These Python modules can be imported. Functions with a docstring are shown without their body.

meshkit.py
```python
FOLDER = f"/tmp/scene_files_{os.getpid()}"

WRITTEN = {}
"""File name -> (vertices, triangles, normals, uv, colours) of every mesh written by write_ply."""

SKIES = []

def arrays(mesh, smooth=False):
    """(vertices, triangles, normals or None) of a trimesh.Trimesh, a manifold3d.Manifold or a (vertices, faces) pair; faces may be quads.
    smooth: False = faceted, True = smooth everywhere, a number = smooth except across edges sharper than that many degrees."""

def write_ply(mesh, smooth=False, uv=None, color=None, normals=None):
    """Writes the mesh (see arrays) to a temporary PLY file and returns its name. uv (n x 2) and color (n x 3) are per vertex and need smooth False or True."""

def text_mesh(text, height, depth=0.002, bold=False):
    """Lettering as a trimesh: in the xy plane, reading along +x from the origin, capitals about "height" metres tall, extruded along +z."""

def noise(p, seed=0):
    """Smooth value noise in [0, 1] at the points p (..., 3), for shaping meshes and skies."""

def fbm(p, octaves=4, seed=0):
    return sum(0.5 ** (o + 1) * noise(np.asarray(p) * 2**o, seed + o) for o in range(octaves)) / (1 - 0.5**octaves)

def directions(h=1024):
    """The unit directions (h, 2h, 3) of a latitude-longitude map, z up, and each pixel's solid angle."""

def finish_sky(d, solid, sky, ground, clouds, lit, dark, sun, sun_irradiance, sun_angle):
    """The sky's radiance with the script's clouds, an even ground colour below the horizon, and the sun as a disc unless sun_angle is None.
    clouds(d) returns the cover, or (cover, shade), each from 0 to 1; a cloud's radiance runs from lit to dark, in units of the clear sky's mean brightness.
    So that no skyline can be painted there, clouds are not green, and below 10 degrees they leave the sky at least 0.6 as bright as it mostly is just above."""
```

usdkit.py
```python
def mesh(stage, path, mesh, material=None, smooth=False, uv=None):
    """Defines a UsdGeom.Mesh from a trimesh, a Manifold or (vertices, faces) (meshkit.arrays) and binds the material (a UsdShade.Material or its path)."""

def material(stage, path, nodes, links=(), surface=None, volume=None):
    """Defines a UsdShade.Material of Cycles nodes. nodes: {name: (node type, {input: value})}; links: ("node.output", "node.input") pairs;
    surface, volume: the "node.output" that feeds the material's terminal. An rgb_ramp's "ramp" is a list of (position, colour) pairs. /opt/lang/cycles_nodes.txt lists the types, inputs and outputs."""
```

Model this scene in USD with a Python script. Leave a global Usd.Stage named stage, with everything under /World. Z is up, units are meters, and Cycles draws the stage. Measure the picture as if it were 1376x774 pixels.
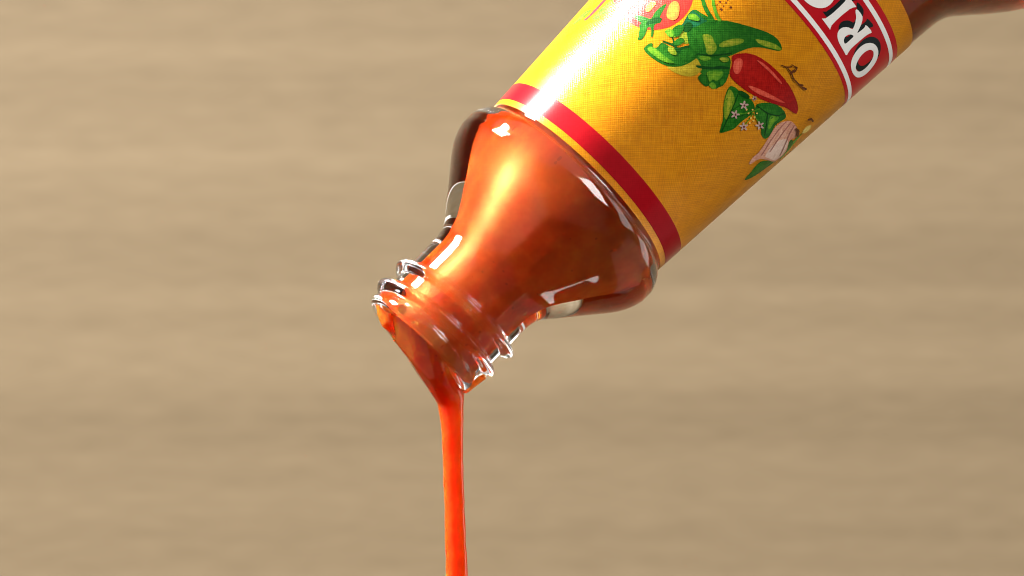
import math, sys
import numpy as np, trimesh, manifold3d as m3, shapely, usdkit, meshkit
from shapely.geometry import Polygon, Point, LineString
from scipy.interpolate import PchipInterpolator
from scipy.spatial import Delaunay
from pxr import Usd, UsdGeom, UsdLux, UsdShade, Gf, Sdf, Vt

stage = Usd.Stage.CreateInMemory()
UsdGeom.SetStageUpAxis(stage, 'Z'); UsdGeom.SetStageMetersPerUnit(stage, 1.0)
UsdGeom.Xform.Define(stage, '/World'); UsdGeom.Scope.Define(stage, '/World/Looks')

# ---------------------------------------------------------------- camera and light
K, DIST = 0.00015, 1.2                       # metres in the focus plane per photograph pixel, camera distance
cam = UsdGeom.Camera.Define(stage, '/World/camera')
cam.CreateHorizontalApertureAttr(36.0); cam.CreateVerticalApertureAttr(36.0 * 576 / 1024)
cam.CreateFocalLengthAttr(36.0 * DIST / (1376 * K))
cam.CreateFocusDistanceAttr(DIST); cam.CreateFStopAttr(32.0)
cam.CreateClippingRangeAttr(Gf.Vec2f(0.05, 100))
cam.AddTranslateOp().Set(Gf.Vec3d(0, -DIST, 0)); cam.AddRotateXOp().Set(90.0)
cam.CreateExposureAttr(5.0)

def area_lamp(name, pos, target, w, h, radiance, color=(1, 1, 1)):
    l = UsdLux.RectLight.Define(stage, '/World/' + name)
    l.CreateWidthAttr(w); l.CreateHeightAttr(h); l.CreateIntensityAttr(radiance); l.CreateColorAttr(Gf.Vec3f(*color))
    z = np.array(pos, float) - np.array(target, float); z /= np.linalg.norm(z)
    x = np.cross([0, 0, 1.0], z); x /= np.linalg.norm(x); y = np.cross(z, x)
    m = Gf.Matrix4d(*[float(v) for v in (*x, 0, *y, 0, *z, 0, *pos, 1)])
    l.AddTransformOp().Set(m)

area_lamp('key_lamp', (-0.56, 0.03, 0.64), (0, 0, 0), 0.22, 0.30, 11.0, (1, 0.97, 0.92))
area_lamp('fill_lamp', (1.04, -0.66, 0.70), (0, 0, 0), 0.6, 0.6, 0.56, (1, 0.97, 0.93))
area_lamp('front_softbox', (-0.2, -2.6, 0.0), (0, 0.2, 0), 6.0, 4.5, 0.003, (1, 0.97, 0.93))
area_lamp('top_softbox', (0.0, -0.6, 2.2), (0, -0.1, 0), 4.6, 3.6, 0.024, (1, 0.97, 0.93))
area_lamp('low_lamp', (0.0, 0.22, -0.9), (0, 0, 0), 0.17, 0.36, 0.16, (1, 0.97, 0.93))
area_lamp('rim_lamp', (0.85, 0.42, -0.12), (0, 0, 0), 0.3, 0.4, 0.07, (1, 0.97, 0.93))
area_lamp('right_softbox', (1.9, 0.45, -1.7), (0, 0, 0), 3.0, 3.0, 0.008, (1, 0.97, 0.93))
area_lamp('left_softbox', (-2.4, -0.4, 0.0), (0, 0, 0), 4.0, 4.0, 0.013, (1, 0.97, 0.93))
area_lamp('wall_lamp', (1.0, 0.1, 0.3), (0.2, 0.8, -0.1), 0.5, 0.5, 0.09, (1, 0.97, 0.92))

# ---------------------------------------------------------------- helpers
def mat(name, nodes, links, surface=None, volume=None):
    return usdkit.material(stage, '/World/Looks/' + name, nodes, links, surface, volume)

used = {}
def free(parent, name):
    k = used.get((parent, name), 0); used[(parent, name)] = k + 1
    return f'{parent}/{name}' + (f'_{k:03d}' if k else '')

def obj(name, mesh, material, parent='/World', smooth=True, uv=None):
    p = free(parent, name)
    usdkit.mesh(stage, p, mesh, material, smooth=smooth, uv=uv)
    return p

def tag(path, **kw):
    for k, v in kw.items():
        stage.GetPrimAtPath(path).SetCustomDataByKey(k, v)

# ---------------------------------------------------------------- the bottle's frame: origin in the mouth, z towards the base, x towards the camera
ST = 0.21; CT = math.sqrt(1 - ST * ST); Q = math.sqrt(0.5)
AX = np.array([CT * Q, ST, CT * Q]); XN = np.array([ST * Q, -CT, ST * Q]); YP = np.array([Q, 0, -Q])
MOUTH = np.array([-0.01841282, -0.00947222, -0.01122784])
FRAME = np.stack([XN, YP, AX])               # rows
bottle = free('/World', 'sauce_bottle')
bx = UsdGeom.Xform.Define(stage, bottle)
bx.AddTransformOp().Set(Gf.Matrix4d(*[float(v) for v in (*XN, 0, *YP, 0, *AX, 0, *MOUTH, 1)]))
def to_world(p): return MOUTH + np.asarray(p) @ FRAME
MM = 0.001
def axial(t): return (t - 72) * 1.51588e-4 + (t - 72) ** 2 * 4.218e-9   # a profile station (in units of 0.15 mm as drawn) to metres along the axis
def unit(t): return K * (DIST + MOUTH[1] + axial(t) * ST) / DIST

# ---------------------------------------------------------------- materials
GOLD = dict(
 gold=((0.86, 0.355, 0.011), (0.54, 0.17, 0.005)), red=((0.33, 0.005, 0.010), (0.28, 0.004, 0.008)), panel=((0.43, 0.008, 0.014), (0.40, 0.007, 0.012)),
 white=((0.78, 0.76, 0.72), (0.75, 0.73, 0.69)), black=((0.012, 0.018, 0.018), (0.01, 0.014, 0.014)),
 tomato=((0.62, 0.055, 0.03), (0.50, 0.02, 0.015)), chili=((0.42, 0.012, 0.008), (0.24, 0.005, 0.004)),
 green=((0.03, 0.17, 0.012), (0.008, 0.08, 0.006)), dark_green=((0.008, 0.07, 0.008), (0.004, 0.045, 0.006)), teal=((0.012, 0.13, 0.05), (0.006, 0.07, 0.02)),
 leaf=((0.035, 0.19, 0.015), (0.008, 0.085, 0.006)), leaf_hi=((0.20, 0.36, 0.02), (0.05, 0.19, 0.01)), lime=((0.40, 0.36, 0.03), (0.11, 0.20, 0.01)),
 olive=((0.52, 0.40, 0.03), (0.30, 0.22, 0.012)), plum=((0.22, 0.04, 0.05), (0.12, 0.02, 0.03)), brown=((0.16, 0.05, 0.012), (0.09, 0.025, 0.008)),
 garlic=((0.74, 0.46, 0.33), (0.50, 0.22, 0.14)), garlic_hi=((0.80, 0.62, 0.52), (0.62, 0.42, 0.33)), pale=((0.80, 0.62, 0.20), (0.6, 0.4, 0.08)),
 flower=((0.62, 0.52, 0.44), (0.40, 0.27, 0.22)))
GOLD['garlic_line'] = ((0.45, 0.2, 0.15), (0.34, 0.13, 0.1)); GOLD['chili_hi'] = ((0.72, 0.14, 0.08), (0.50, 0.05, 0.03)); GOLD['tomato_hi'] = ((0.80, 0.36, 0.04), (0.62, 0.14, 0.03))
def print_mat(key, weave=0.85):
    """Ink on linen-embossed glossy paper: uv 'st' is millimetres on the label, the weave runs at 45 degrees to the bottle."""
    hi, lo = GOLD[key]
    plain = key in ('white', 'black', 'panel', 'red')
    nodes = {
     'uv': ('uvmap', {'attribute': 'st'}),
     'rot': ('mapping', {'rotation': (0, 0, math.pi / 4)}),
     'wob': ('noise_texture', {'scale': 0.9, 'detail': 3.0}),
     'wa': ('math', {'math_type': 'multiply_add', 'value2': 2.6, 'value3': 0.0}),
     'sep': ('separate_xyz', {}),
     'ax': ('math', {'math_type': 'multiply_add', 'value2': 2 * math.pi / 0.44}),
     'ay': ('math', {'math_type': 'multiply_add', 'value2': 2 * math.pi / 0.42}),
     'sx': ('math', {'math_type': 'sine'}), 'sy': ('math', {'math_type': 'sine'}),
     'mx': ('mapping', {'scale': (3.2, 0.22, 1)}), 'my': ('mapping', {'scale': (0.22, 3.2, 1)}),
     'nx': ('noise_texture', {'scale': 1.0, 'detail': 2.0}), 'ny': ('noise_texture', {'scale': 1.0, 'detail': 2.0, 'w': 3.0}),
     's1': ('math', {'math_type': 'add'}), 's2': ('math', {'math_type': 'add'}), 's3': ('math', {'math_type': 'multiply_add', 'value2': 0.17}),
     'cr': ('map_range', {'from_min': 0.55, 'from_max': 1.45, 'to_min': 0.0, 'to_max': 1.0, 'clamp': True}),
     'big': ('noise_texture', {'scale': 0.35 if key == 'gold' else 1.1, 'detail': 4.0, 'roughness': 0.6}),
     'bigr': ('map_range', {'from_min': 0.3, 'from_max': 0.7, 'to_min': -0.14 if key == 'gold' else -0.35, 'to_max': 0.14 if key == 'gold' else 0.35, 'clamp': True}),
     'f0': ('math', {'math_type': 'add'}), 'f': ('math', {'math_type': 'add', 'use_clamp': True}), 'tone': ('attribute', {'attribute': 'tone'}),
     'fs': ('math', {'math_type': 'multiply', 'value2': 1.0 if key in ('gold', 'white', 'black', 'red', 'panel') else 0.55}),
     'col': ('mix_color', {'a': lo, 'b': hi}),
     'bump': ('bump', {'strength': 0.12 if plain else 0.3, 'distance': 0.00005 if plain else 0.00009}),
     'p': ('principled_bsdf', {'roughness': 0.2 if plain else 0.23, 'specular_ior_level': 0.2}),
    }
    links = [('uv.UV', 'rot.vector'), ('rot.vector', 'sep.vector'), ('rot.vector', 'wob.vector'), ('wob.fac', 'wa.value1'),
     ('sep.x', 'ax.value1'), ('wa.value', 'ax.value3'), ('sep.y', 'ay.value1'), ('wa.value', 'ay.value3'), ('ax.value', 'sx.value1'), ('ay.value', 'sy.value1'),
     ('rot.vector', 'mx.vector'), ('rot.vector', 'my.vector'), ('mx.vector', 'nx.vector'), ('my.vector', 'ny.vector'),
     ('nx.fac', 's1.value1'), ('ny.fac', 's1.value2'), ('sx.value', 's2.value1'), ('sy.value', 's2.value2'), ('s2.value', 's3.value1'), ('s1.value', 's3.value3'),
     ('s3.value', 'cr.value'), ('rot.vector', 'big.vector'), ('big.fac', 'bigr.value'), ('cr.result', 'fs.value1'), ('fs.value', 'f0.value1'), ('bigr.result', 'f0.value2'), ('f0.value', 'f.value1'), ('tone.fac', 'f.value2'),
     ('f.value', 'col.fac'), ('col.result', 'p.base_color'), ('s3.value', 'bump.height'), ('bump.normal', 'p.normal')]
    if key == 'gold':                                    # the bare paper lets a little light through
        nodes['t'] = ('translucent_bsdf', {'color': (0.85, 0.55, 0.25)}); nodes['m'] = ('mix_closure', {'fac': 0.3})
        links += [('p.BSDF', 'm.closure1'), ('t.BSDF', 'm.closure2')]
        return mat('print_' + key, nodes, links, 'm.closure')
    return mat('print_' + key, nodes, links, 'p.BSDF')
PRINT = {k: print_mat(k) for k in GOLD if k != 'gold'}
PRINT['gold'] = print_mat('gold')

GLASS = mat('clear_glass', {'g': ('principled_bsdf', {'base_color': (0.985, 0.99, 0.985), 'roughness': 0.035, 'ior': 1.5, 'transmission_weight': 1.0})}, [], 'g.BSDF')

def sauce_mat(name, gloss, film=False):
    nodes = {
     'geo': ('geometry', {}),
     'n1': ('noise_texture', {'scale': 230.0, 'detail': 4.0, 'roughness': 0.6}),
     'r1': ('rgb_ramp', {'ramp': [(0.3, (0.24, 0.030, 0.001)), (0.5, (0.27, 0.040, 0.002)), (0.7, (0.31, 0.058, 0.004))] if gloss and not film else [(0.3, (0.24, 0.055, 0.004)), (0.55, (0.32, 0.10, 0.010)), (0.75, (0.42, 0.17, 0.03))] if film else [(0.3, (0.23, 0.017, 0.001)), (0.5, (0.275, 0.027, 0.002)), (0.72, (0.33, 0.05, 0.006))]}),
     'v': ('voronoi_texture', {'scale': 500.0, 'randomness': 1.0}),
     'vn': ('noise_texture', {'scale': 300.0, 'detail': 1.0}),
     'va': ('math', {'math_type': 'multiply_add', 'value2': 0.16, 'value3': 0.045}),
     'vb': ('math', {'math_type': 'less_than'}),
     'vs': ('separate_color', {}), 'vk': ('math', {'math_type': 'less_than', 'value2': 0.48}), 'vm': ('math', {'math_type': 'multiply'}),
     'vx': ('math', {'math_type': 'multiply', 'value2': 0.75}),
     'c': ('mix_color', {'b': (0.16, 0.012, 0.002)}),
     'bn': ('noise_texture', {'scale': 500.0, 'detail': 3.0}),
     'bump': ('bump', {'strength': 0.08, 'distance': 0.0003}),
     'p': ('principled_bsdf', {'roughness': 0.12 if gloss else 0.39, 'ior': 1.4, 'specular_ior_level': 0.5 if gloss else 0.0, 'subsurface_weight': 1.0,
            'subsurface_scale': 0.004 if gloss else 0.0028, 'subsurface_radius': (1.0, 0.09, 0.03) if gloss else (1.0, 0.07, 0.03), 'subsurface_method': 'random_walk'}),
    }
    links = [('geo.position', 'n1.vector'), ('geo.position', 'v.vector'), ('geo.position', 'vn.vector'), ('geo.position', 'bn.vector'), ('n1.fac', 'r1.fac'),
     ('vn.fac', 'va.value1'), ('v.distance', 'vb.value1'), ('va.value', 'vb.value2'), ('v.color', 'vs.color'), ('vs.r', 'vk.value1'), ('vb.value', 'vm.value1'), ('vk.value', 'vm.value2'),
     ('vm.value', 'vx.value1'), ('vx.value', 'c.fac'), ('r1.color', 'c.a'), ('c.result', 'p.base_color')]
    if gloss:
        links += [('bn.fac', 'bump.height'), ('bump.normal', 'p.normal')]
        return mat(name, nodes, links, 'p.BSDF')
    # the oily sheen of the sauce where it lies against the glass: broad and orange, not a clear coat
    nodes['oil'] = ('glossy_bsdf', {'color': (1.0, 0.60, 0.17), 'roughness': 0.35}); nodes['m'] = ('mix_closure', {'fac': 0.055})
    links += [('p.BSDF', 'm.closure1'), ('oil.BSDF', 'm.closure2')]
    return mat(name, nodes, links, 'm.closure')
SAUCE_IN, SAUCE_OUT, SAUCE_FILM = sauce_mat('sauce_behind_glass', False), sauce_mat('wet_sauce', True), sauce_mat('thin_sauce_film', True, True)

WALL = mat('wood_wall', {
 'geo': ('geometry', {}), 'm1': ('mapping', {'scale': (0.2, 1, 13)}), 'm2': ('mapping', {'scale': (0.28, 1, 55)}), 'm3': ('mapping', {'scale': (60, 30, 420)}),
 'n1': ('noise_texture', {'scale': 2.6, 'detail': 3.0, 'distortion': 0.3}), 'n2': ('noise_texture', {'scale': 2.2, 'detail': 4.0}), 'n3': ('noise_texture', {'scale': 1.0, 'detail': 3.0}),
 'a': ('math', {'math_type': 'multiply_add', 'value2': 0.40}), 'b': ('math', {'math_type': 'multiply_add', 'value2': 0.45}), 'z': ('math', {'math_type': 'multiply', 'value2': 0.65}),
 'r': ('rgb_ramp', {'ramp': [(0.50, (0.098, 0.070, 0.038)), (0.75, (0.127, 0.092, 0.052)), (1.0, (0.156, 0.115, 0.067))]}),
 'p': ('principled_bsdf', {'roughness': 0.6, 'specular_ior_level': 0.25})},
 [('geo.position', 'm1.vector'), ('geo.position', 'm2.vector'), ('geo.position', 'm3.vector'), ('m1.vector', 'n1.vector'), ('m2.vector', 'n2.vector'), ('m3.vector', 'n3.vector'),
  ('n1.fac', 'z.value1'), ('n2.fac', 'a.value1'), ('z.value', 'a.value3'), ('n3.fac', 'b.value1'), ('a.value', 'b.value3'), ('b.value', 'r.fac'), ('r.color', 'p.base_color')], 'p.BSDF')

# ---------------------------------------------------------------- the setting
wall = trimesh.creation.box([3.2, 0.03, 2.2]); wall.apply_translation([0, 0.815, 0])
w = obj('wall', wall, WALL, smooth=False)
tag(w, label='blurred pale tan wooden wall with soft horizontal grain behind the bottle', category='wall', kind='structure')

# ---------------------------------------------------------------- bottle glass
NP = 256
PHI = np.linspace(0, 2 * np.pi, NP, endpoint=False)
def body_r(t): return 154.5 + (t - 366) * (181 - 154.5) / (825 - 366)
OUT = [(66, 74), (66, 82), (69, 87.5), (75, 89), (82, 88), (86, 86), (92, 85), (165, 85.5), (190, 86), (202, 88), (214, 94), (230, 107), (250, 123), (270, 139),
       (290, 155), (302, 162.5), (314, 167.5), (326, 170.3), (338, 170.3), (349, 167), (357, 162), (361, 156), (364, 154.4)]
OUT += [(t, body_r(t)) for t in range(380, 831, 30)] + [(840, 182), (858, 183.5), (874, 186), (890, 192), (910, 206.5), (940, 232), (967, 252.5), (985, 263), (1000, 268), (1016, 269), (1030, 264), (1040, 254), (1045, 238), (1046, 190)]
INN = [(1020, 150), (1018, 200), (1012, 216), (1000, 225), (980, 222), (955, 205), (930, 187), (905, 170), (880, 161), (850, 159), (600, 144), (440, 128), (400, 119), (375, 109), (350, 98), (325, 87.5), (300, 78),
       (280, 70), (258, 62.5), (232, 56), (205, 51), (190, 50), (150, 50), (110, 51), (92, 53), (80, 56), (72, 61), (67, 66)]
def resample(pts, step):
    p = np.array(pts, float); d = np.r_[0, np.cumsum(np.linalg.norm(np.diff(p, axis=0), axis=1))]
    x = np.linspace(0, d[-1], int(d[-1] / step) + 1)
    return np.stack([PchipInterpolator(d, p[:, 0])(x), PchipInterpolator(d, p[:, 1])(x)], 1)
PITCH, T_FIRST, TURNS0, TURNS1 = 35.5, 94.0, -0.28, 1.62
def bead(t, phi):
    """Height of the screw thread over the neck."""
    h = 0.0
    for k in range(-2, 3):
        turn = (phi + np.pi / 2) / (2 * np.pi) + k
        d = np.abs(t - (T_FIRST + PITCH * turn)) / 9.0
        prof = np.clip(1 - d ** 2, 0, 1)
        fade = np.clip((turn - TURNS0) / 0.08, 0, 1) * np.clip((TURNS1 - turn) / 0.10, 0, 1)
        h = np.maximum(h, 14 * prof * fade)
    return h
def ring_rows(rows, thread=False):
    v = []
    for t, r in rows:
        rr = np.full(NP, float(r))
        if thread and 70 < t < 175:
            rr = np.maximum(rr, rr + bead(t, PHI))
        u = unit(t)
        v.append(np.stack([rr * u * np.cos(PHI), rr * u * np.sin(PHI), np.full(NP, axial(t))], 1))
    return v
def lathe(rows_list):
    n = len(rows_list); v = np.vstack(rows_list + [[[0, 0, rows_list[0][0, 2]]], [[0, 0, rows_list[-1][0, 2]]]])
    i = np.arange(NP); j = (i + 1) % NP; f = []
    for k in range(n - 1):
        a, b = k * NP, (k + 1) * NP
        f += [np.stack([a + i, b + i, b + j], 1), np.stack([a + i, b + j, a + j], 1)]
    f += [np.stack([np.full(NP, n * NP), i, j], 1), np.stack([np.full(NP, n * NP + 1), (n - 1) * NP + j, (n - 1) * NP + i], 1)]
    m = trimesh.Trimesh(v, np.vstack(f), process=False)
    if m.volume < 0: m.invert()
    return m
outer = ring_rows(np.vstack([resample(OUT[:8], 1.0), resample(OUT[7:], 2.5)[1:]]), True)
inner_prof = resample(INN, 2.0)[::-1]                 # mouth to base
glass = lathe(outer[::-1] + ring_rows(inner_prof))
tag(bottle, label='clear glass sauce bottle with a yellow printed label, tipped mouth down to pour', category='bottle')
obj('glass', glass, GLASS, bottle)
# ---------------------------------------------------------------- label: a printed sleeve round the glass
S0, S1, R0, R1 = 0.0449345, 0.1165294, 0.0231743, 0.0274894
RM = 25.3                                              # millimetres of label per radian, for the print's weave
def cone_r(s): return R0 + (R1 - R0) * (s - S0) / (S1 - S0)
def on_label(phi_deg, s_mm, lift):
    ph = np.radians(phi_deg); s = np.asarray(s_mm, float) * MM; r = cone_r(s) + lift
    return np.stack([r * np.cos(ph), r * np.sin(ph), s], -1)
def sheet(s_a, s_b, lift, phi_a=-180.0, phi_b=180.0, nphi=240, ns=2):
    ph = np.linspace(phi_a, phi_b, nphi + 1); ss = np.linspace(s_a, s_b, ns + 1)
    P, S = np.meshgrid(ph, ss); v = on_label(P.ravel(), S.ravel(), lift)
    k = np.arange(ns)[:, None] * (nphi + 1) + np.arange(nphi)[None]
    k = k.ravel(); f = np.vstack([np.stack([k, k + 1, k + nphi + 2], 1), np.stack([k, k + nphi + 2, k + nphi + 1], 1)])
    return trimesh.Trimesh(v, f, process=False), np.stack([np.radians(P.ravel()) * RM, S.ravel()], 1)
def decal(name, poly, lift, material, parent, tone=0.0):
    """A flat print of the outline poly (degrees round, millimetres along), wrapped on the label."""
    kx = RM * math.pi / 180
    g = shapely.affinity.scale(poly, kx, 1, origin=(0, 0)).buffer(0)
    if g.geom_type != 'Polygon': g = max(g.geoms, key=lambda q: q.area)
    g = g.simplify(0.015).segmentize(0.7)
    pts = list(g.exterior.coords)[:-1]
    for h in g.interiors: pts += list(h.coords)[:-1]
    x0, y0, x1, y1 = g.bounds
    gx, gy = np.meshgrid(np.arange(x0 + .3, x1, 0.6), np.arange(y0 + .3, y1, 0.6))
    inner = g.buffer(-0.2); grid = np.stack([gx.ravel(), gy.ravel()], 1)
    if len(grid) and not inner.is_empty: grid = grid[shapely.contains_xy(inner, grid[:, 0], grid[:, 1])]
    else: grid = np.zeros((0, 2))
    p = np.vstack([np.array(pts), grid]); t = Delaunay(p).simplices
    c = p[t].mean(1); t = t[shapely.contains_xy(g.buffer(1e-4), c[:, 0], c[:, 1])]
    a = p[t]; area = (a[:, 1, 0] - a[:, 0, 0]) * (a[:, 2, 1] - a[:, 0, 1]) - (a[:, 1, 1] - a[:, 0, 1]) * (a[:, 2, 0] - a[:, 0, 0])
    t = t[np.abs(area) > 1e-7]; t[area[np.abs(area) > 1e-7] < 0] = t[area[np.abs(area) > 1e-7] < 0][:, ::-1]
    path = obj(name, (on_label(p[:, 0] / kx, p[:, 1], lift), t), material, parent, smooth=True, uv=p)
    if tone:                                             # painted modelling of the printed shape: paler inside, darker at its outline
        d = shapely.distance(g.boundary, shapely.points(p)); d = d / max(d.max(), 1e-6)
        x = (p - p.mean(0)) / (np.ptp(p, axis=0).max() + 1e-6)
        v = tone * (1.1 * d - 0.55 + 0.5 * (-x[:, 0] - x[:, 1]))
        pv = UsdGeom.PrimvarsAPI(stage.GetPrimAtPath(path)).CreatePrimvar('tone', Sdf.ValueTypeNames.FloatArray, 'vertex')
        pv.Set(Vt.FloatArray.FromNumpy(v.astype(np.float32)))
    return path
def rounded(pts, n=2):
    p = np.array(pts, float)
    for _ in range(n):
        q = np.roll(p, -1, 0); p = np.stack([0.75 * p + 0.25 * q, 0.25 * p + 0.75 * q], 1).reshape(-1, 2)
    return Polygon(p)

LAB0, LAB1 = 45.3, 115.4
m, uv = sheet(LAB0, LAB1, 0.00014, nphi=300, ns=14)
label = obj('label', m, PRINT['gold'], bottle, uv=uv)
for name, key, a, b, lift in (('red_stripe', 'red', 46.65, 51.0, 0.00017), ('title_panel', 'panel', 96.5, 111.1, 0.00017), ('white_line', 'white', 97.35, 98.3, 0.00019), ('white_line', 'white', 108.8, 109.75, 0.00019)):
    m, uv = sheet(a, b, lift, nphi=300, ns=3); obj(name, m, PRINT[key], label, uv=uv)

# lettering of the title panel, outlines in label degrees and millimetres
LETTERS = {
 'o': ([(65.6,100.09),(62.1,99.57),(58.0,99.34),(53.9,99.61),(51.4,100.34),(49.8,101.35),(49.0,102.64),(49.1,103.9),(50.4,105.07),(52.9,106.02),(56.2,106.51),(60.3,106.51),(64.3,105.9),(67.0,105.03),(68.7,103.75),(69.3,102.51),(68.4,101.22)],
       [(61.2,100.54),(59.0,100.35),(57.0,100.57),(55.0,101.34),(53.8,102.45),(53.6,103.58),(54.4,104.57),(56.0,105.21),(58.4,105.42),(60.9,105.04),(63.0,104.12),(64.1,102.94),(63.8,101.75),(62.9,101.03)]),
 'r': ([(47.4,99.63),(43.4,99.73),(39.5,99.71),(36.7,99.93),(34.6,100.43),(33.6,101.23),(33.9,102.14),(35.5,103.05),(37.6,103.47),(38.3,103.73),(37.0,104.73),(34.8,105.7),(32.1,106.26),(32.0,106.8),(36.4,106.91),(37.8,106.58),(39.4,105.81),(40.6,104.84),(41.6,103.9),(42.0,105.02),(42.1,106.06),(41.1,106.55),(47.5,106.97),(46.5,106.07),(46.1,105.13),(45.9,103.37),(45.8,101.58),(46.2,100.61)],
       [(41.6,100.59),(39.5,100.8),(38.4,101.4),(38.7,102.23),(39.8,102.86),(41.7,103.21),(41.7,102.03)]),
 'i': ([(30.4,99.75),(26.3,99.75),(23.8,99.77),(25.0,100.4),(25.5,102.07),(25.6,103.97),(25.5,105.54),(25.1,106.3),(24.1,106.9),(31.2,106.9),(30.3,106.3),(29.7,105.51),(29.3,103.65),(29.2,101.75),(29.4,100.5)], None),
 'g': ([(22.0,103.2),(21.3,101.6),(19.0,100.4),(15.6,99.6),(11.5,99.35),(7.5,99.6),(4.2,100.3),(4.4,102.0),(6.2,101.6),(8.5,100.75),(12.0,100.6),(15.0,101.3),(16.9,102.5),(16.9,104.0),(15.0,105.3),(11.6,105.9),(8.6,105.6),(8.4,104.2),(10.6,103.8),(10.6,103.3),(3.4,103.3),(4.3,104.0),(4.4,105.9),(8.0,106.8),(12.5,107.1),(17.0,106.6),(20.5,105.3)], None),
 'i_': ([(1.8,99.75),(-4.8,99.75),(-3.6,100.4),(-3.1,102.1),(-3.0,104.0),(-3.1,105.5),(-3.5,106.3),(-4.5,106.9),(2.6,106.9),(1.7,106.3),(1.1,105.5),(0.7,103.7),(0.6,101.8),(0.8,100.5)], None),
 'n': ([(-7.0,99.75),(-12.0,99.75),(-20.0,104.3),(-20.2,100.6),(-18.9,99.75),(-24.5,99.75),(-23.2,100.6),(-23.2,106.95),(-20.6,106.95),(-11.4,101.7),(-11.2,106.0),(-12.5,106.9),(-7.0,106.9),(-8.2,106.0),(-8.2,100.6)], None),
 'a': ([(-33.6,99.6),(-37.0,99.6),(-43.0,106.2),(-44.2,106.9),(-37.2,106.9),(-38.3,106.2),(-37.6,105.3),(-32.2,105.3),(-31.2,106.2),(-32.3,106.9),(-26.5,106.9),(-27.8,106.2)], [(-34.8,101.4),(-36.9,104.3),(-32.6,104.3)]),
 'l': ([(-46.0,99.75),(-52.5,99.75),(-51.2,100.5),(-50.9,105.6),(-55.0,105.6),(-56.6,104.5),(-57.4,106.9),(-46.0,106.9),(-47.2,106.2),(-47.2,100.5)], None)}
for nm, (o, h) in LETTERS.items():
    rnd = 2 if nm in 'og' else 1
    g = rounded(o, rnd) if nm in 'ogr' else Polygon(o)
    if h: g = g.difference(rounded(h, 2) if nm in 'or' else Polygon(h))
    decal('letter_shadow', shapely.affinity.translate(g, -2.1, 0.98), 0.00019, PRINT['black'], label)
    decal('letter', g, 0.00021, PRINT['white'], label)

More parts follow.
